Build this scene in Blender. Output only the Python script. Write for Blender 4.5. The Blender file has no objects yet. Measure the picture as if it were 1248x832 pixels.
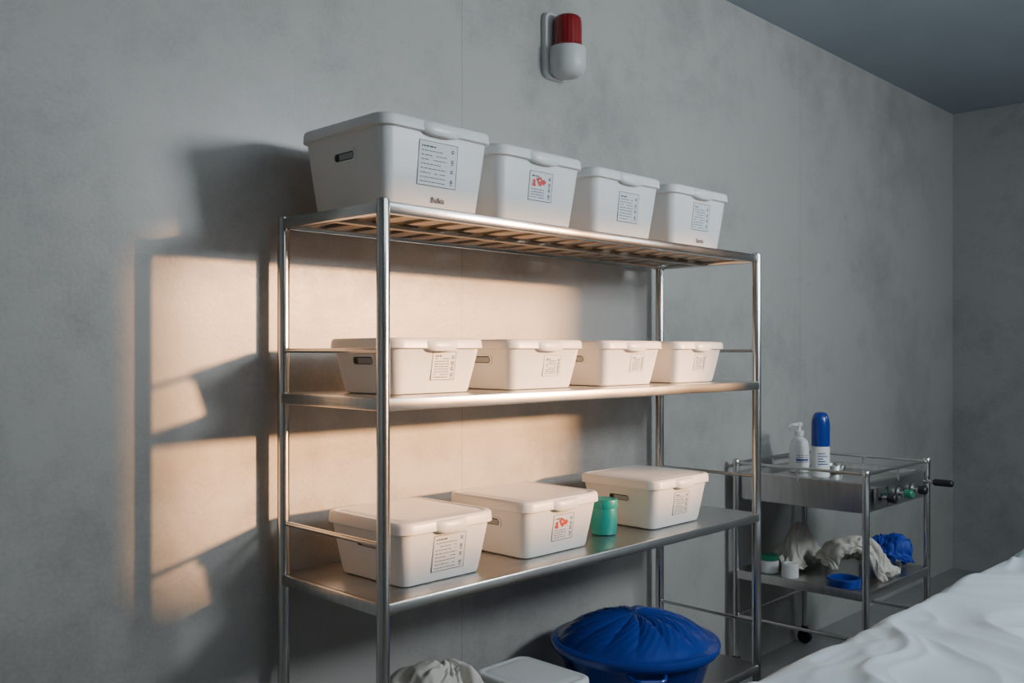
import bpy, bmesh, math, random
from mathutils import Vector, noise, Matrix
random.seed(7)
S=bpy.context.scene
COL=S.collection
# ------------------------------------------------------------------ cloth simulation (real drape, baked to mesh)
def simcloth(seed,size,n,amp,core,frames,sq=.7):
    bm=bmesh.new(); off=Vector((seed*5.1,seed*2.3,0)); g=[]
    for i in range(n+1):
        row=[]
        for j in range(n+1):
            u=(i/n-.5)*size; v=(j/n-.5)*size
            q=Vector((u*4,v*4,0))+off
            dx=noise.noise(q)*.06; dy=noise.noise(q+Vector((4,4,4)))*.06
            z=.22+amp*(noise.noise(Vector((u*7,v*5,1))+off)+.3*noise.noise(Vector((u*14,v*11,3))+off))
            row.append(bm.verts.new((u*sq+dx,v*sq+dy,z)))
        g.append(row)
    for i in range(n):
        for j in range(n): bm.faces.new((g[i][j],g[i+1][j],g[i+1][j+1],g[i][j+1]))
    me=bpy.data.meshes.new('c'); bm.to_mesh(me); bm.free()
    o=bpy.data.objects.new('c',me); COL.objects.link(o)
    helpers=[]
    bm=bmesh.new(); bmesh.ops.create_grid(bm,x_segments=2,y_segments=2,size=2); m=bpy.data.meshes.new('f'); bm.to_mesh(m); bm.free()
    f=bpy.data.objects.new('f',m); COL.objects.link(f); helpers.append(f)
    for (x,y,r,h) in core:
        bm=bmesh.new(); bmesh.ops.create_uvsphere(bm,u_segments=16,v_segments=10,radius=1)
        for v in bm.verts: v.co=Vector((v.co.x*r+x,v.co.y*r+y,v.co.z*h))
        m=bpy.data.meshes.new('k'); bm.to_mesh(m); bm.free(); k=bpy.data.objects.new('k',m); COL.objects.link(k); helpers.append(k)
    for h in helpers:
        h.modifiers.new('col','COLLISION'); h.collision.thickness_outer=.005; h.collision.cloth_friction=15
    md=o.modifiers.new('cloth','CLOTH'); s=md.settings; s.quality=5; s.mass=.15; s.tension_stiffness=10; s.compression_stiffness=10; s.shear_stiffness=3; s.bending_stiffness=.25
    s.air_damping=1.5
    cs=md.collision_settings; cs.use_self_collision=True; cs.self_distance_min=.006; cs.distance_min=.005; cs.collision_quality=2
    md.point_cache.frame_start=1; md.point_cache.frame_end=frames
    S.frame_start=1; S.frame_end=frames
    for fr in range(1,frames+1): S.frame_set(fr)
    dg=bpy.context.evaluated_depsgraph_get(); out=bpy.data.meshes.new_from_object(o.evaluated_get(dg))
    pts=[v.co.copy() for v in out.vertices]; polys=[tuple(p.vertices) for p in out.polygons]
    for h in helpers+[o]: bpy.data.objects.remove(h)
    return pts,polys
CL1=simcloth(1,.7,42,.10,[(-.05,0,.10,.13),(.1,.05,.07,.09)],36,.75)
CL2=simcloth(2,.6,42,.08,[(0,0,.09,.15)],36,.8)
CL3=simcloth(9,.7,46,.07,[(-.06,0,.12,.14),(.08,-.03,.11,.12),(.0,.08,.10,.10)],36,.72)
S.frame_set(1)
def drape(name,src,x0,x1,y0,y1,z,h,m,rot=0.):
    pts,polys=src; c,s=math.cos(rot),math.sin(rot)
    P=[Vector((p.x*c-p.y*s,p.x*s+p.y*c,p.z)) for p in pts]
    lo=[min(p[i] for p in P) for i in range(3)]; hi=[max(p[i] for p in P) for i in range(3)]
    tgt=((x0,x1),(y0,y1),(z+.003,z+h))
    P=[[tgt[i][0]+(p[i]-lo[i])/(hi[i]-lo[i])*(tgt[i][1]-tgt[i][0]) for i in range(3)] for p in P]
    me=bpy.data.meshes.new(name); me.from_pydata(P,[],polys); me.materials.append(m)
    for p in me.polygons: p.use_smooth=True
    o=bpy.data.objects.new(name,me); COL.objects.link(o)
    sm=o.modifiers.new('thick','SOLIDIFY'); sm.thickness=.003; sm.offset=1
    sb=o.modifiers.new('sub','SUBSURF'); sb.levels=2; sb.render_levels=2
    return o
# ------------------------------------------------------------------ materials
def mat(name, col, rough=.5, metal=0., spec=.5, bump=0., bscale=30., var=0., vscale=5., coat=0., stretch=(1,1,1), sss=0., rvar=0.):
    m=bpy.data.materials.new(name); m.use_nodes=True
    nt=m.node_tree; b=nt.nodes['Principled BSDF']
    b.inputs['Base Color'].default_value=(*col,1); b.inputs['Roughness'].default_value=rough
    b.inputs['Metallic'].default_value=metal; b.inputs['Specular IOR Level'].default_value=spec
    b.inputs['Coat Weight'].default_value=coat
    if sss:
        b.inputs['Subsurface Weight'].default_value=sss; b.inputs['Subsurface Scale'].default_value=.02
    tc=nt.nodes.new('ShaderNodeTexCoord'); mp=nt.nodes.new('ShaderNodeMapping'); mp.inputs['Scale'].default_value=stretch
    nt.links.new(tc.outputs['Object'],mp.inputs['Vector'])
    if var:
        n=nt.nodes.new('ShaderNodeTexNoise'); n.inputs['Scale'].default_value=vscale; n.inputs['Detail'].default_value=6
        nt.links.new(mp.outputs[0],n.inputs['Vector'])
        r=nt.nodes.new('ShaderNodeValToRGB'); r.color_ramp.elements[0].position=.3; r.color_ramp.elements[1].position=.7
        r.color_ramp.elements[0].color=(*[c*(1-var) for c in col],1); r.color_ramp.elements[1].color=(*[min(1,c*(1+var)) for c in col],1)
        nt.links.new(n.outputs['Fac'],r.inputs['Fac']); nt.links.new(r.outputs[0],b.inputs['Base Color'])
        if rvar:
            mr=nt.nodes.new('ShaderNodeMapRange'); mr.inputs['To Min'].default_value=rough-rvar; mr.inputs['To Max'].default_value=rough+rvar
            nt.links.new(n.outputs['Fac'],mr.inputs['Value']); nt.links.new(mr.outputs[0],b.inputs['Roughness'])
    if bump:
        n2=nt.nodes.new('ShaderNodeTexNoise'); n2.inputs['Scale'].default_value=bscale; n2.inputs['Detail'].default_value=4
        nt.links.new(mp.outputs[0],n2.inputs['Vector'])
        bp=nt.nodes.new('ShaderNodeBump'); bp.inputs['Strength'].default_value=bump; bp.inputs['Distance'].default_value=.01
        nt.links.new(n2.outputs['Fac'],bp.inputs['Height']); nt.links.new(bp.outputs[0],b.inputs['Normal'])
    return m
def wall_mat(name,col,seams=None):
    m=bpy.data.materials.new(name); m.use_nodes=True; nt=m.node_tree; N=nt.nodes; L=nt.links; b=N['Principled BSDF']
    tc=N.new('ShaderNodeTexCoord')
    def ns(sc,det,rg=.6):
        n=N.new('ShaderNodeTexNoise'); n.inputs['Scale'].default_value=sc; n.inputs['Detail'].default_value=det; n.inputs['Roughness'].default_value=rg
        L.new(tc.outputs['Object'],n.inputs['Vector']); return n
    a=ns(1.3,7,.62); c=ns(9,8,.7); d=ns(90,3)
    mx=N.new('ShaderNodeMath'); mx.operation='MULTIPLY_ADD'; L.new(c.outputs['Fac'],mx.inputs[0]); mx.inputs[1].default_value=.6; L.new(a.outputs['Fac'],mx.inputs[2])
    mx2=N.new('ShaderNodeMath'); mx2.operation='MULTIPLY_ADD'; L.new(d.outputs['Fac'],mx2.inputs[0]); mx2.inputs[1].default_value=.28; L.new(mx.outputs[0],mx2.inputs[2])
    r=N.new('ShaderNodeValToRGB'); r.color_ramp.elements[0].position=.65; r.color_ramp.elements[1].position=1.2
    r.color_ramp.elements[0].color=(*[x*.80 for x in col],1); r.color_ramp.elements[1].color=(*[x*1.20 for x in col],1)
    L.new(mx2.outputs[0],r.inputs['Fac']); colout=r.outputs[0]
    if seams:
        sx=N.new('ShaderNodeSeparateXYZ'); L.new(tc.outputs['Object'],sx.inputs[0])
        for s in seams:
            q=N.new('ShaderNodeMath'); q.operation='SUBTRACT'; L.new(sx.outputs['X'],q.inputs[0]); q.inputs[1].default_value=s
            ab=N.new('ShaderNodeMath'); ab.operation='ABSOLUTE'; L.new(q.outputs[0],ab.inputs[0])
            lt=N.new('ShaderNodeMath'); lt.operation='LESS_THAN'; L.new(ab.outputs[0],lt.inputs[0]); lt.inputs[1].default_value=.0016
            mm=N.new('ShaderNodeMath'); mm.operation='MULTIPLY'; L.new(lt.outputs[0],mm.inputs[0]); mm.inputs[1].default_value=.4
            mix=N.new('ShaderNodeMixRGB'); L.new(mm.outputs[0],mix.inputs[0]); L.new(colout,mix.inputs[1]); mix.inputs[2].default_value=(.06,.06,.06,1); colout=mix.outputs[0]
    L.new(colout,b.inputs['Base Color'])
    mr=N.new('ShaderNodeMapRange'); mr.inputs['From Min'].default_value=.3; mr.inputs['From Max'].default_value=.7; mr.inputs['To Min'].default_value=.28; mr.inputs['To Max'].default_value=.44
    L.new(c.outputs['Fac'],mr.inputs['Value']); L.new(mr.outputs[0],b.inputs['Roughness'])
    bp=N.new('ShaderNodeBump'); bp.inputs['Strength'].default_value=.10; bp.inputs['Distance'].default_value=.01
    L.new(mx2.outputs[0],bp.inputs['Height']); L.new(bp.outputs[0],b.inputs['Normal'])
    return m
M_wall=wall_mat('plaster_panel_wall',(.342,.337,.318),seams=[.724-2.4,.724,.724+2.4])
M_wall2=wall_mat('plaster_wall',(.305,.31,.30))
M_ceil=mat('ceiling_paint',(.33,.375,.41),.7,var=.05,vscale=3)
M_floor=mat('floor_vinyl',(.25,.25,.245),.4,var=.1,vscale=4,bump=.05)
M_steel=mat('stainless_steel',(.64,.63,.61),.20,1,bump=.02,bscale=60,stretch=(1,1,1),var=.06,vscale=6,rvar=.06)
M_steel2=mat('brushed_steel_sheet',(.62,.61,.59),.31,1,bump=.05,bscale=40,stretch=(.3,6,1),var=.08,vscale=8,rvar=.08)
M_slat=mat('slat_steel',(.42,.36,.30),.4,1,var=.08,vscale=8)
M_plastic=mat('white_plastic',(.80,.805,.79),.38,bump=.02,bscale=80,var=.015,vscale=9,sss=.15)
M_lid=mat('white_plastic_lid',(.80,.805,.79),.33,bump=.02,bscale=60,var=.02,vscale=7,sss=.15)
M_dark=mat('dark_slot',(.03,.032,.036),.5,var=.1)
M_grey=mat('grey_plastic',(.33,.35,.37),.45,var=.05)
M_label=mat('label_paper',(.70,.73,.75),.55,var=.02)
M_ink=mat('label_ink',(.05,.055,.07),.6,var=.1)
M_red=mat('label_red',(.62,.04,.02),.5,var=.2,vscale=60)
M_redplastic=mat('red_lens',(.22,.003,.005),.22,var=.1,vscale=12,coat=.4)
M_beacon=mat('beacon_white',(.55,.56,.55),.4,var=.03)
M_blue=mat('blue_plastic',(.005,.038,.28),.24,var=.08,vscale=8,bump=.03,bscale=20,coat=.3)
M_teal=mat('teal_plastic',(.005,.30,.27),.35,var=.06)
M_green=mat('green_plastic',(.02,.22,.12),.4,var=.06)
M_black=mat('black_rubber',(.015,.015,.017),.45,var=.1)
M_sheet=mat('bed_sheet_cotton',(.55,.64,.68),.8,bump=.12,bscale=14,var=.04,vscale=5)
M_cream=mat('cream_cotton',(.62,.59,.53),.85,bump=.12,bscale=60,var=.05,vscale=8)
M_bluecloth=mat('blue_cloth',(.01,.05,.40),.6,bump=.1,bscale=60,var=.12,vscale=9)
M_matt=mat('mattress_fabric',(.35,.4,.43),.8,var=.05)
M_frame=mat('window_frame_paint',(.5,.5,.48),.5,var=.04)
# ------------------------------------------------------------------ mesh helpers
def new_obj(name,bm,mats,parent=None,smooth=True,angle=35):
    me=bpy.data.meshes.new(name); bmesh.ops.recalc_face_normals(bm,faces=bm.faces[:]); bm.to_mesh(me); bm.free()
    for m in mats: me.materials.append(m)
    if smooth:
        for p in me.polygons: p.use_smooth=True
        try: me.set_sharp_from_angle(angle=math.radians(angle))
        except Exception: pass
    o=bpy.data.objects.new(name,me); COL.objects.link(o)
    if parent: o.parent=parent
    return o
def empty(name,loc=(0,0,0)):
    o=bpy.data.objects.new(name,None); o.empty_display_size=.1; o.location=loc; COL.objects.link(o); return o
def loft(bm,rings,cb=True,ct=True,mi=0,closed=True):
    vr=[[bm.verts.new(p) for p in r] for r in rings]
    n=len(vr[0])
    for a,b in zip(vr,vr[1:]):
        for i in range(n if closed else n-1):
            j=(i+1)%n
            f=bm.faces.new((a[i],a[j],b[j],b[i])); f.material_index=mi
    if cb: f=bm.faces.new(list(reversed(vr[0]))); f.material_index=mi
    if ct: f=bm.faces.new(vr[-1]); f.material_index=mi
def rrect(cx,cy,w,d,r,z,n=6):
    out=[]
    for k,(sx,sy) in enumerate([(1,1),(-1,1),(-1,-1),(1,-1)]):
        for i in range(n+1):
            a=math.pi/2*(k+i/n)
            out.append(Vector((cx+sx*(w/2-r)+r*math.cos(a),cy+sy*(d/2-r)+r*math.sin(a),z)))
    return out
def box(bm,x0,x1,y0,y1,z0,z1,mi=0,bev=0.):
    bev=min(bev,(x1-x0)/2.1,(y1-y0)/2.1,(z1-z0)/2.1)
    if bev<=0:
        loft(bm,[[Vector(p) for p in ((x0,y0,z),(x1,y0,z),(x1,y1,z),(x0,y1,z))] for z in (z0,z1)],mi=mi); return
    cx,cy,w,d=(x0+x1)/2,(y0+y1)/2,x1-x0,y1-y0
    b=bev
    loft(bm,[rrect(cx,cy,w-2*b,d-2*b,b*.3,z0,2),rrect(cx,cy,w-.6*b,d-.6*b,b*.8,z0+.3*b,2),rrect(cx,cy,w,d,b,z0+b,2),rrect(cx,cy,w,d,b,z1-b,2),rrect(cx,cy,w-.6*b,d-.6*b,b*.8,z1-.3*b,2),rrect(cx,cy,w-2*b,d-2*b,b*.3,z1,2)],mi=mi)
def sweep(bm,pts,r,seg=14,mi=0,caps=True,closed=False):
    pts=[Vector(p) for p in pts]; n=len(pts); rings=[]; up=None
    for i,p in enumerate(pts):
        if closed: t=(pts[(i+1)%n]-pts[i-1]).normalized()
        else: t=(pts[min(i+1,n-1)]-pts[max(i-1,0)]).normalized()
        if up is None:
            up=Vector((0,0,1)) if abs(t.z)<.9 else Vector((1,0,0))
        u=(up-t*up.dot(t)).normalized(); v=t.cross(u); up=u
        rr=r[i] if isinstance(r,(list,tuple)) else r
        rings.append([p+(u*math.cos(2*math.pi*k/seg)+v*math.sin(2*math.pi*k/seg))*rr for k in range(seg)])
    if closed: rings.append(rings[0]); loft(bm,rings,False,False,mi)
    else: loft(bm,rings,caps,caps,mi)
def roundpath(pts,rad,n=6,closed=False):
    pts=[Vector(p) for p in pts]; out=[]; N=len(pts)
    for i,p in enumerate(pts):
        if not closed and i in (0,N-1): out.append(p); continue
        a=(pts[i-1]-p); b=(pts[(i+1)%N]-p); r=min(rad,a.length*.45,b.length*.45)
        A=p+a.normalized()*r; B=p+b.normalized()*r
        for k in range(n+1):
            t=k/n; out.append(A*(1-t)**2+p*2*t*(1-t)+B*t*t)
    return out
def lathe(bm,c,prof,seg=48,mi=0,mod=None,cb=True,ct=True):
    rings=[]
    for j,(r,z) in enumerate(prof):
        ring=[]
        for k in range(seg):
            a=2*math.pi*k/seg; rr,zz=r,z
            if mod: rr,zz=mod(j,a,r,z)
            ring.append(Vector((c[0]+rr*math.cos(a),c[1]+rr*math.sin(a),c[2]+zz)))
        rings.append(ring)
    loft(bm,rings,cb,ct,mi)
# ------------------------------------------------------------------ room
X0,X1,Y0,Y1,H=-2.7,5.34,-3.2,.5,3.14
def slab(name,x0,x1,y0,y1,z0,z1,m):
    bm=bmesh.new(); box(bm,x0,x1,y0,y1,z0,z1); return new_obj(name,bm,[m],smooth=False)
slab('floor',X0-.15,X1+.15,Y0-.15,Y1+.15,-.1,0,M_floor)
slab('ceiling',X0-.15,X1+.15,Y0-.15,Y1+.15,H,H+.1,M_ceil)
slab('wall_back',X0-.15,X1+.15,Y1,Y1+.15,0,H,M_wall)
slab('wall_right',X1,X1+.15,Y0,Y1,0,H,M_wall2)
slab('wall_left',X0-.15,X0,Y0,Y1,0,H,M_wall2)
KX,KZ=.73,.20
D=Y1-Y0
wx0,wx1=-.318+KX*D,1.32+KX*D
wz0,wz1=.88+KZ*D,1.79+KZ*D
bm=bmesh.new()
box(bm,X0-.15,wx0,Y0-.12,Y0,0,H); box(bm,wx1,X1+.15,Y0-.12,Y0,0,H); box(bm,wx0,wx1,Y0-.12,Y0,0,wz0); box(bm,wx0,wx1,Y0-.12,Y0,wz1,H)
new_obj('wall_front',bm,[M_wall2],smooth=False)
bm=bmesh.new(); f=.03
box(bm,wx0,wx0+f,Y0-.09,Y0-.03,wz0,wz1); box(bm,wx1-f,wx1,Y0-.09,Y0-.03,wz0,wz1)
box(bm,wx0+f,wx1-f,Y0-.09,Y0-.03,wz0,wz0+f); box(bm,wx0+f,wx1-f,Y0-.09,Y0-.03,wz1-f,wz1)
new_obj('window_1',bm,[M_frame],smooth=False)
# ------------------------------------------------------------------ shelving
L,W=1.8,.45
ZS=[1.870,1.385,.879,.300]
shelf=empty('metal_shelving_unit')
bm=bmesh.new()
for x in (0,L):
    for y in (0,W):
        lathe(bm,(x,y,0),[(.012,0),(.021,.004),(.021,.022),(.017,.026),(.017,1.870),(.0155,1.876),(.010,1.879)],seg=24)
new_obj('posts',bm,[M_steel],shelf)
bm=bmesh.new(); z=ZS[0]; bt=.03
box(bm,.01,L-.01,-.014,.010,z-bt,z,bev=.004); box(bm,.01,L-.01,W-.010,W+.014,z-bt,z,bev=.004)
box(bm,-.012,.012,.012,W-.012,z-bt,z,bev=.004); box(bm,L-.012,L+.012,.012,W-.012,z-bt,z,bev=.004)
new_obj('top_frame',bm,[M_steel],shelf)
bm=bmesh.new(); n=17
for i in range(n):
    x=.06+(L-.12)*i/(n-1); box(bm,x-.028,x+.028,.008,W-.008,z-.016,z-.001,bev=.003)
box(bm,.012,L-.012,W*.5-.012,W*.5+.012,z-.03,z-.017,bev=.003)
new_obj('top_slats',bm,[M_slat],shelf)
for nm,z in zip(('middle_shelf','lower_shelf','bottom_shelf'),ZS[1:]):
    bm=bmesh.new(); bt=.032
    box(bm,-.002,L+.002,-.004,W+.004,z-.006,z,bev=.002)
    box(bm,.0,L,-.015,.004,z-bt,z,bev=.005); box(bm,.0,L,W-.004,W+.015,z-bt,z,bev=.005)
    box(bm,-.013,.006,.0,W,z-bt,z,bev=.005); box(bm,L-.006,L+.013,.0,W,z-bt,z,bev=.005)
    for k in (.3,.6): box(bm,.01,L-.01,W*k,W*k+.03,z-.02,z-.006)
    new_obj(nm,bm,[M_steel2],shelf)
bm=bmesh.new()
for x in (0,L):
    for zz in (1.502,1.02,.46):
        sweep(bm,[(x,0,zz),(x,W,zz)],.0065,12)
new_obj('end_rails',bm,[M_steel],shelf)
# ------------------------------------------------------------------ bins
def bin_(x0,x1,y0,y1,z,h,label=None,lpos=.5,lid_h=.024,slot=True,brand=False,lsc=1.,tab=True):
    P=empty('white_storage_bin')
    z+=.001
    cx,cy,w,d=(x0+x1)/2,(y0+y1)/2,x1-x0,y1-y0
    t=.022
    hb=h-lid_h*.8
    bm=bmesh.new()
    def R(k,zz,r=.03): return rrect(cx,cy,w-2*k,d-2*k,r,z+zz,8)
    loft(bm,[R(t+.012,0,.02),R(t+.004,.003,.026),R(t,.012,.03),R(t*.5,hb*.5,.032),R(.001,hb-.012,.034),R(0,hb-.011,.034),R(-.006,hb-.009,.038),R(-.006,hb,.038)])
    new_obj('tub',bm,[M_plastic],P)
    bm=bmesh.new(); o=.010; zb=hb-.012; zt=h
    def Q(k,zz,r): return rrect(cx,cy,w+2*o-2*k,d+2*o-2*k,r,z+zz,8)
    loft(bm,[Q(.003,zb-.002,.042),Q(0,zb,.044),Q(0.001,zt-.010,.044),Q(.003,zt-.005,.042),Q(.008,zt-.0015,.038),Q(.016,zt-.0005,.034),Q(.022,zt-.003,.03),Q(.026,zt-.0035,.028),Q(.034,zt-.001,.024),Q(.05,zt,.02)])
    if tab:
        tw=w*.17; tx=cx; ys=y0-o
        secs=[]
        for i in range(17):
            q=-1+2*i/16; a=(1-abs(q)**3.5)
            yo=ys-.011*a+.001; zt_=z+zt-.006; zl_=z+zb-.001-.009*a
            secs.append([Vector((tx+q*tw,ys+.006,zt_)),Vector((tx+q*tw,yo+.004,zt_-.001)),Vector((tx+q*tw,yo,zt_-.005)),Vector((tx+q*tw,yo,zl_+.003)),Vector((tx+q*tw,yo+.003,zl_)),Vector((tx+q*tw,ys+.006,zl_))])
        loft(bm,secs)
    new_obj('lid',bm,[M_lid],P,angle=50)
    def front(u,v,off):
        k=t*(1-v/hb); return Vector((u,y0+k-off,z+v))
    def quad(bm,u0,u1,v0,v1,off,mi):
        f=bm.faces.new([bm.verts.new(front(u,v,off)) for u,v in ((u0,v0),(u1,v0),(u1,v1),(u0,v1))]); f.material_index=mi
    if slot:
        bm=bmesh.new(); sv=hb*.66; sy=cy-d*.02
        def side(yv,v,off): k=t*(1-v/hb); return Vector((x0+k-off,yv,z+v))
        def rr(hw,hh,off,r):
            return [side(sy+p.x,sv+p.y,off) for p in rrect(0,0,2*hw,2*hh,r,0,5)]
        loft(bm,[rr(.052,.0165,-.001,.012),rr(.051,.0155,.003,.012),rr(.044,.011,.003,.009),rr(.043,.010,.0008,.009)],False,False,0)
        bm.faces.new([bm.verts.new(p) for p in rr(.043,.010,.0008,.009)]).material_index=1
        new_obj('hand_grip',bm,[M_plastic,M_dark],P)
        bm=bmesh.new()
        bm.faces.new([bm.verts.new(side(sy+a,sv+b,.0018)) for a,b in ((-.040,-.008),(.022,-.008),(.022,.007),(-.040,.007))])
        new_obj('grip_insert',bm,[M_grey],P)
    if label:
        rnd=random.Random(int(x0*1000)+int(z*77))
        lw,lh={'big':(.135,.115),'pic':(.10,.085),'mid':(.105,.095),'small':(.09,.075)}[label[0]]
        lw*=lsc; lh*=lsc
        lc=x0+w*lpos; vc=hb*label[1]
        bm=bmesh.new()
        quad(bm,lc-lw/2,lc+lw/2,vc-lh/2,vc+lh/2,.0008,0)
        bw=.0014; e=.0
        for (a,b,c,dd) in ((lc-lw/2+e,lc+lw/2-e,vc+lh/2-e-bw,vc+lh/2-e),(lc-lw/2+e,lc+lw/2-e,vc-lh/2+e,vc-lh/2+e+bw),(lc-lw/2+e,lc-lw/2+e+bw,vc-lh/2+e,vc+lh/2-e),(lc+lw/2-e-bw,lc+lw/2-e,vc-lh/2+e,vc+lh/2-e)):
            quad(bm,a,b,c,dd,.0013,1 if label[0]!='small' else 3)
        pic = label[0]=='pic'
        nl=9
        for i in range(nl):
            vv=vc+lh/2-.014*lsc-(lh-.024*lsc)*i/(nl-1)
            if pic and 1<=i<=4: continue
            u=lc-lw/2+.009; umax=lc+lw*(.22 if not pic else .16)
            if i==0: umax=lc-.01
            th=.0021 if i else .0038
            while u<umax:
                l=rnd.uniform(.004,.014); l=min(l,umax-u)
                if rnd.random()<.93: quad(bm,u,u+l,vv-th/2,vv+th/2,.0013,1)
                u+=l+.0022
        for i in range(4):
            vv=vc+lh/2-.018*lsc-(lh-.036*lsc)*i/3; s=.0042; uu=lc+lw*.37
            quad(bm,uu-s,uu+s,vv-s,vv+s,.0013,1); quad(bm,uu-s*.5,uu+s*.5,vv-s*.35,vv+s*.35,.0016,0)
            if i%2: quad(bm,uu-s,uu+s,vv-s*2.2,vv-s*1.7,.0013,1)
        if pic:
            for (du,dv,rr_) in ((-.030,.006,.006),(-.008,.010,.011),(.010,.005,.010),(-.004,.000,.009),(-.030,-.004,.008)):
                ring=[front(lc+du+rr_*(1+.25*math.sin(3*a+du*90))*math.cos(a),vc+.008+dv+rr_*.8*(1+.2*math.cos(5*a))*math.sin(a),.0016+rr_*.02) for a in [2*math.pi*k/20 for k in range(20)]]
                bm.faces.new([bm.verts.new(p) for p in ring]).material_index=2
            quad(bm,lc-.010,lc-.003,vc+.014,vc+.019,.0022,0)
        new_obj('label',bm,[M_label,M_ink,M_red,M_grey],P,smooth=False)
    if brand:
        cu=bpy.data.curves.new('brand_print','FONT'); cu.body=brand; cu.size=.020; cu.align_x='CENTER'; cu.extrude=.0001; cu.offset=.0004
        cu.materials.append(M_ink)
        o_=bpy.data.objects.new('printed_word',cu); COL.objects.link(o_); o_.parent=P
        o_.location=front(x0+w*(lpos+.02),.022,.0012); o_.rotation_euler=(math.pi/2+math.atan(t/hb),0,0)
    return P
zt=ZS[0]
bin_(.018,.392,.022,.385,zt,.232,('big',.57),.50,brand='Bulkis')
bin_(.428,.792,.025,.365,zt,.218,('pic',.58),.50)
bin_(.852,1.206,.025,.36,zt,.212,('mid',.52),.52)
bin_(1.278,1.638,.025,.36,zt,.214,('mid',.58),.52,brand='Santis')
zt=ZS[1]
bin_(.070,.392,.050,.330,zt,.150,('mid',.55),.56,lsc=.80,lid_h=.018)
bin_(.500,.826,.050,.330,zt,.150,('small',.52),.58,lsc=.85,lid_h=.018)
bin_(.930,1.252,.050,.330,zt,.150,('small',.55),.58,lsc=.8,lid_h=.018)
bin_(1.335,1.648,.050,.330,zt,.150,('small',.55),.52,lsc=.8,lid_h=.018)
zt=ZS[2]
bin_(.095,.425,.045,.375,zt,.176,('big',.5),.52,lsc=.86)
bin_(.562,.905,.050,.38,zt,.176,('pic',.52),.52,lsc=.95)
bin_(1.205,1.548,.050,.38,zt,.176,('mid',.52),.50,lsc=.85)
bin_(.655,.880,.065,.365,ZS[3],.165,None)
bm=bmesh.new()
lathe(bm,(1.072,.165,ZS[2]),[(.038,.001),(.042,.003),(.044,.009),(.0445,.088),(.044,.090),(.044,.091),(.0465,.092),(.047,.094),(.047,.114),(.046,.118),(.042,.120),(.040,.1185),(.01,.1185)],seg=40)
new_obj('teal_plastic_jar',bm,[M_teal])
# ------------------------------------------------------------------ blue lidded basin
B=empty('blue_lidded_basin'); c=(1.20,.130,ZS[3])
bm=bmesh.new()
lathe(bm,c,[(.19,.001),(.205,.004),(.215,.02),(.262,.165),(.268,.172),(.284,.174),(.288,.180),(.288,.198),(.284,.202),(.270,.202)],seg=72,ct=True)
new_obj('tub',bm,[M_blue],B)
bm=bmesh.new()
def lm(j,a,r,z):
    if z<.209 or r<.02: return r,z
    k=math.sin(math.pi*min(1,max(0,(r-.02)/.245)))**.6
    ph=a*7+r*7; s=abs(math.sin(ph))**.5; v=abs(math.sin(ph*3+r*60))**.7
    return r,z+k*(.011*(s-.6)+.004*(v-.5))
prof=[(.291,.184),(.293,.196),(.290,.204),(.280,.208),(.268,.207),(.262,.210)]
for i in range(1,36):
    t=i/35; r=.262*(1-t)+.004*t; z=.210+.080*(1-(r/.262)**2.4)**.9 if r<.262 else .210
    prof.append((r,z))
lathe(bm,c,prof,seg=240,mod=lm)
new_obj('lid',bm,[M_blue],B)
bm=bmesh.new()
for an in (math.radians(225),math.radians(45)):
    u=Vector((math.cos(an),math.sin(an),0)); v=Vector((-u.y,u.x,0)); C=Vector(c)
    sweep(bm,roundpath([C+u*.265-v*.06+Vector((0,0,.165)),C+u*.315-v*.05+Vector((0,0,.16)),C+u*.315+v*.05+Vector((0,0,.16)),C+u*.265+v*.06+Vector((0,0,.165))],.03),.007,10)
new_obj('handles',bm,[M_blue],B)
drape('cream_cloth',CL3,.17,.635,.03,.41,ZS[3],.315,M_cream,rot=.3)
# ------------------------------------------------------------------ beacon
A=empty('red_alarm_beacon'); bx,bz=1.190,2.634; by=.5
bm=bmesh.new()
def prr(w,h,r,y,dx=0,dz=0): return [Vector((bx+dx+p.x,y,bz+dz+p.y)) for p in rrect(0,0,w,h,r,0,8)]
loft(bm,[prr(.136,.244,.030,by-.001),prr(.136,.244,.030,by-.016),prr(.130,.238,.028,by-.021),prr(.119,.227,.024,by-.022)])
new_obj('back_plate',bm,[M_beacon],A)
bm=bmesh.new()
cc=(bx+.008,by-.062,bz)
lathe(bm,cc,[(.030,-.120),(.048,-.115),(.062,-.100),(.069,-.076),(.069,-.02),(.067,-.012),(.060,-.010)],seg=48)
box(bm,bx-.050,bx+.06,by-.070,by-.018,bz-.110,bz-.015,bev=.012)
new_obj('housing',bm,[M_beacon],A)
bm=bmesh.new()
def rm(j,a,r,z): return (r*(1+.010*math.cos(a*24)) if 1<j<8 else r),z
lathe(bm,cc,[(.054,-.012),(.0565,-.009),(.0565,-.004),(.0535,0),(.053,.03),(.0525,.06),(.052,.086),(.050,.097),(.044,.104),(.034,.108),(.015,.109)],seg=144,mod=rm)
new_obj('red_dome',bm,[M_redplastic],A)
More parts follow.
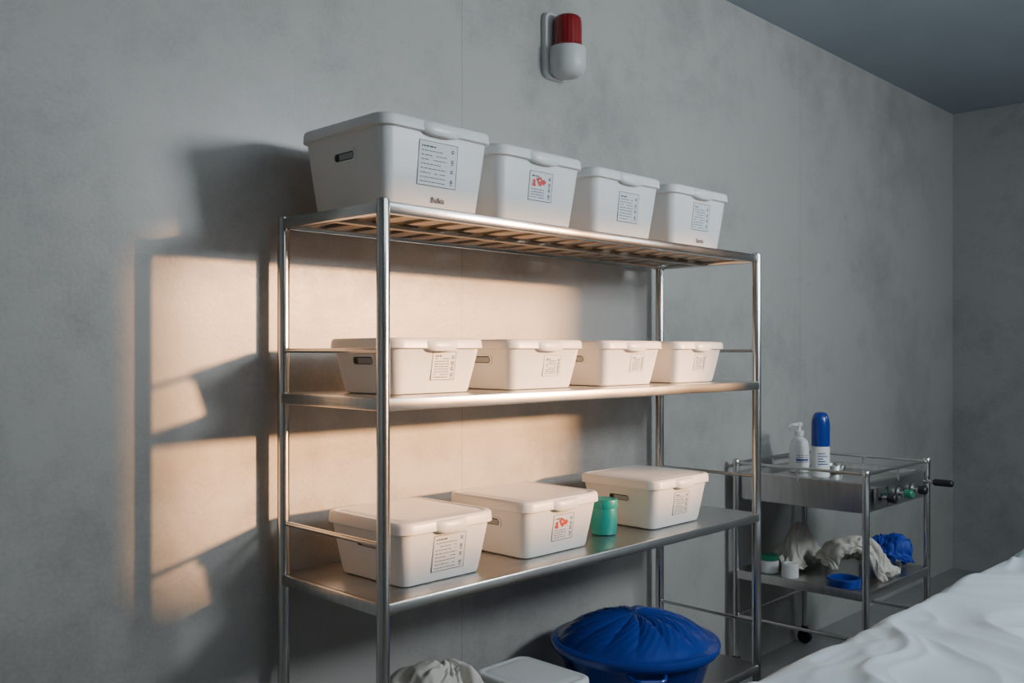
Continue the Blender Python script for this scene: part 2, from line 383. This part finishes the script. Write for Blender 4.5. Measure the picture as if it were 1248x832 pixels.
# ------------------------------------------------------------------ trolley
T=empty('medical_trolley'); cx0,cx1,cy0,cy1=2.40,3.07,-.167,.446
bm=bmesh.new()
for x in (cx0,cx1):
    for y in (cy0,cy1):
        lathe(bm,(x,y,0),[(.010,.085),(.015,.09),(.015,.975),(.017,.977),(.017,.995),(.013,1.001),(.006,1.003)],seg=20)
pts=roundpath([(cx0,cy0,.985),(cx1,cy0,.985),(cx1,cy1,.985),(cx0,cy1,.985)],.03,closed=True)
sweep(bm,pts,.0065,12,closed=True)
pts=roundpath([(cx0,cy0,.28),(cx1,cy0,.28),(cx1,cy1,.28),(cx0,cy1,.28)],.01,closed=True)
sweep(bm,pts,.008,12,closed=True)
for x,y in ((cx0,.14),(cx1,.14),((cx0+cx1)/2,cy0),((cx0+cx1)/2,cy1)):
    sweep(bm,[(x,y,.93),(x,y,.985)],.005,10)
new_obj('frame',bm,[M_steel],T)
bm=bmesh.new(); mx,my,tw,td=(cx0+cx1)/2,(cy0+cy1)/2,cx1-cx0-.012,cy1-cy0-.012
loft(bm,[rrect(mx,my,tw-.03,td-.03,.02,.815),rrect(mx,my,tw-.004,td-.004,.025,.820),rrect(mx,my,tw,td,.025,.83),rrect(mx,my,tw,td,.025,.935),rrect(mx,my,tw+.012,td+.012,.028,.937),rrect(mx,my,tw+.012,td+.012,.028,.944),rrect(mx,my,tw-.004,td-.004,.03,.948),rrect(mx,my,tw-.05,td-.05,.03,.946),rrect(mx,my,tw-.065,td-.065,.03,.925),rrect(mx,my,tw-.09,td-.09,.03,.92)])
new_obj('top_tray',bm,[M_steel2],T)
bm=bmesh.new()
box(bm,cx0,cx1,cy0,cy1,.470,.478,bev=.002)
for a in ((cx0-.008,cx1+.008,cy0-.010,cy0+.002),(cx0-.008,cx1+.008,cy1-.002,cy1+.010),(cx0-.010,cx0+.002,cy0,cy1),(cx1-.002,cx1+.010,cy0,cy1)):
    box(bm,*a,.452,.492,bev=.003)
new_obj('lower_tray',bm,[M_steel2],T)
bm=bmesh.new()
for x in (cx0,cx1):
    for y in (cy0,cy1):
        sweep(bm,[(x-.012,y,.035),(x+.012,y,.035)],.035,24)
        box(bm,x-.018,x+.018,y-.012,y+.012,.06,.092,bev=.004)
new_obj('castors',bm,[M_black],T)
bm=bmesh.new()
for i,x in enumerate((2.56,2.74,2.90)):
    sweep(bm,[(x,cy0,.872),(x,cy0-.012,.872)],.024,24,mi=2)
    sweep(bm,[(x,cy0-.012,.872),(x,cy0-.03,.872)],.010,16,mi=2)
    sweep(bm,[(x,cy0-.026,.872),(x,cy0-.030,.872),(x,cy0-.058,.872),(x,cy0-.064,.872)],[.014,.019,.020,.015],20,mi=0 if i!=1 else 1)
sweep(bm,[(3.03,cy0,.895),(3.03,cy0-.05,.895)],.008,14,mi=2)
sweep(bm,[(3.03,cy0-.045,.895),(3.03,cy0-.05,.895),(3.03,cy0-.125,.895),(3.03,cy0-.132,.895)],[.012,.016,.016,.011],18,mi=0)
box(bm,2.47,2.60,cy0-.014,cy0-.002,.835,.925,mi=2,bev=.004)
new_obj('control_knobs',bm,[M_black,M_green,M_steel],T)
zt=.921
bm=bmesh.new()
lathe(bm,(2.66,.16,zt),[(.036,0),(.040,.003),(.041,.01),(.041,.135),(.039,.142)],seg=40,mi=0)
lathe(bm,(2.66,.16,zt),[(.040,.142),(.0415,.144),(.0415,.24),(.038,.268),(.032,.285),(.024,.295),(.010,.299)],seg=40,mi=1)
for k in range(5):
    z_=.06+.012*k
    pts=[(2.66+.0416*math.cos(a),.16+.0416*math.sin(a),zt+z_) for a in [math.radians(190+j*8) for j in range(9-(k%3)*2)]]
    ring=[Vector(p) for p in pts]; vs=[bm.verts.new(p) for p in ring]; vs2=[bm.verts.new(p+Vector((0,0,.004))) for p in ring]
    for i in range(len(vs)-1): bm.faces.new((vs[i],vs[i+1],vs2[i+1],vs2[i])).material_index=1
new_obj('blue_capped_spray_can',bm,[M_lid,M_blue])
PB=empty('white_pump_bottle'); q=(2.755,.315,zt)
bm=bmesh.new()
lathe(bm,q,[(.038,0),(.045,.004),(.046,.012),(.046,.12),(.041,.147),(.028,.162),(.016,.168),(.016,.177)],seg=36)
lathe(bm,q,[(.020,.174),(.022,.177),(.022,.196),(.018,.199),(.008,.201),(.008,.219),(.015,.221),(.016,.234),(.011,.238)],seg=28)
sweep(bm,roundpath([(q[0],q[1],zt+.228),(q[0]-.045,q[1]+.02,zt+.226),(q[0]-.054,q[1]+.022,zt+.210)],.01),[.008]*3+[.006]*6,10)
new_obj('bottle',bm,[M_lid],PB)
bm=bmesh.new()
for z0,z1 in ((.05,.053),(.058,.066),(.072,.074),(.082,.084)):
    a0,a1=190,268
    vs=[];vs2=[]
    for j in range(12):
        a=math.radians(a0+(a1-a0)*j/11); vs.append(bm.verts.new((q[0]+.0466*math.cos(a),q[1]+.0466*math.sin(a),zt+z0))); vs2.append(bm.verts.new((q[0]+.0466*math.cos(a),q[1]+.0466*math.sin(a),zt+z1)))
    for i in range(11): bm.faces.new((vs[i],vs[i+1],vs2[i+1],vs2[i]))
new_obj('label_print',bm,[M_blue],PB)
bm=bmesh.new()
lathe(bm,(2.83,.18,zt),[(.03,0),(.045,.006),(.055,.022),(.060,.040),(.062,.041),(.058,.040),(.052,.022),(.03,.008),(.005,.006)],seg=36)
new_obj('steel_bowl',bm,[M_steel])
zl=.479
bm=bmesh.new()
lathe(bm,(2.487,-.03,zl),[(.055,.0),(.068,.001),(.073,.006),(.073,.036),(.069,.040),(.058,.040),(.054,.036),(.052,.003)],seg=48,cb=False,ct=False)
new_obj('blue_tape_ring',bm,[M_blue])
bm=bmesh.new()
lathe(bm,(2.475,.215,zl),[(.034,0),(.037,.003),(.037,.062),(.034,.065),(.026,.065),(.024,.062)],seg=36,ct=True)
new_obj('white_bandage_roll',bm,[M_lid])
GP=bmesh.new()
lathe(GP,(2.50,.335,zl),[(.036,0),(.042,.003),(.045,.062)],seg=32,mi=0); lathe(GP,(2.50,.335,zl),[(.047,.060),(.047,.078),(.043,.081),(.01,.082)],seg=32,mi=1)
new_obj('green_lidded_pot',GP,[M_lid,M_green])
drape('cream_cotton_towel',CL3,2.560,2.895,-.150,.185,zl,.19,M_cream,rot=.3)
drape('cream_cotton_towel',CL1,2.56,2.98,.190,.435,zl,.215,M_cream,rot=.0)
drape('blue_cloth_bundle',CL3,2.900,3.062,-.150,.14,zl,.165,M_bluecloth,rot=1.9)
# ------------------------------------------------------------------ bed
BD=empty('hospital_bed')
bx0,bx1,by0,by1,bz_=.40,2.85,-1.66,-.70,.735
nx,ny=430,230; dr=.26
bm=bmesh.new(); grid=[]
def ridge(p):
    n=noise.noise(p); return 1-2*(math.sqrt(n*n+.0009))
for i in range(nx+1):
    row=[]
    for j in range(ny+1):
        u=bx0-dr+(bx1-bx0+2*dr)*i/nx; v=by0-dr+(by1-by0+2*dr)*j/ny
        ex=max(bx0-u,u-bx1,0); ey=max(by0-v,v-by1,0); dd=max(ex,ey)
        x=min(max(u,bx0),bx1); y=min(max(v,by0),by1)
        a=math.radians(40); s=u*math.cos(a)+v*math.sin(a); t=-u*math.sin(a)+v*math.cos(a)
        wp=Vector((noise.noise(Vector((u*1.9,v*1.9,0))),noise.noise(Vector((u*1.9,v*1.9,7))),0))*.5
        s+=wp.x; t+=wp.y
        def sh(q): return max(0,ridge(q))**2.3
        w1=sh(Vector((s*1.1,t*3.0,2)))*.95+sh(Vector((s*3.2,t*1.8,29)))*.55+sh(Vector((s*2.6,t*6.5,9)))*.35+sh(Vector((s*7,t*6,14)))*.10
        lo=noise.noise(Vector((u*1.5,v*1.8,20)))
        hgt=.032*w1+.030*lo-.020
        k=min(u-bx0,bx1-u,v-by0,by1-v)
        if k>0: z=bz_-.035*max(0,1-k/.06)**2
        else: z=bz_-.035-dd
        if k>0: P=Vector((x,y,z+hgt*min(1,.45+k/.1)))
        else:
            n=Vector(((1 if u>bx1 else -1 if u<bx0 else 0),(1 if v>by1 else -1 if v<by0 else 0),0)).normalized()
            fl=.018*math.sin((u+v)*23+2*noise.noise(Vector((u*3,v*3,1))))*min(1,dd/.15)
            P=Vector((x,y,z+hgt*.45))+n*(.02*min(1,dd/.05)+fl+.01)
        row.append(bm.verts.new(P))
    grid.append(row)
for i in range(nx):
    for j in range(ny): bm.faces.new((grid[i][j],grid[i+1][j],grid[i+1][j+1],grid[i][j+1]))
new_obj('crumpled_sheet',bm,[M_sheet],BD,angle=180)
bm=bmesh.new(); box(bm,bx0+.02,bx1-.02,by0+.02,by1-.02,.56,.67,bev=.03); new_obj('mattress',bm,[M_matt],BD)
bm=bmesh.new()
box(bm,bx0+.03,bx1-.03,by0+.05,by0+.09,.50,.555,bev=.005); box(bm,bx0+.03,bx1-.03,by1-.09,by1-.05,.50,.555,bev=.005)
for x in (bx0+.06,bx1-.1):
    box(bm,x,x+.04,by0+.05,by1-.05,.50,.555,bev=.005)
    for y in (by0+.07,by1-.07): sweep(bm,[(x+.02,y,.07),(x+.02,y,.53)],.02,16); sweep(bm,[(x+.005,y,.05),(x+.035,y,.05)],.05,24)
new_obj('bed_frame',bm,[M_steel],BD)
# ------------------------------------------------------------------ lights
def area(name,loc,target,sx,sy,power,col):
    l=bpy.data.lights.new(name,'AREA'); l.shape='RECTANGLE'; l.size=sx; l.size_y=sy; l.energy=power; l.color=col
    o=bpy.data.objects.new(name,l); COL.objects.link(o); o.location=loc
    o.rotation_euler=(Vector(target)-Vector(loc)).to_track_quat('-Z','Y').to_euler(); return o
sl=bpy.data.lights.new('evening_sun','SUN'); sl.energy=14.5; sl.color=(1,.51,.22); sl.angle=math.radians(3.0)
so=bpy.data.objects.new('evening_sun',sl); COL.objects.link(so); so.location=(6,-6,4)
so.rotation_euler=Vector((-KX,1,-KZ)).to_track_quat('-Z','Y').to_euler()
area('window_sky_fill',(2.1,-2.95,2.48),(.2,.5,1.8),.7,.55,72,(.88,.95,1))  # added area light beside the window, stands in for its cool sky light
area('cool_fill_lamp',(.6,-2.3,3.05),(1.2,.3,1.0),2.6,1.0,20,(.74,.89,1))
area('right_fill_lamp',(4.6,-2.6,2.6),(3.0,.4,1.0),1.0,.8,13,(.80,.92,1))
w=bpy.data.worlds.new('sky'); S.world=w; w.use_nodes=True
bg=w.node_tree.nodes['Background']; bg.inputs[0].default_value=(.45,.62,.85,1); bg.inputs[1].default_value=.6
# ------------------------------------------------------------------ camera
cam=bpy.data.cameras.new('camera'); co=bpy.data.objects.new('camera',cam); COL.objects.link(co); S.camera=co
co.location=(-1.4244,-1.8335,1.5); co.rotation_euler=(math.pi/2,0,-math.atan2(.7157,.6984))
cam.lens=32.83; cam.sensor_width=36; cam.shift_y=.0096; cam.clip_start=.05
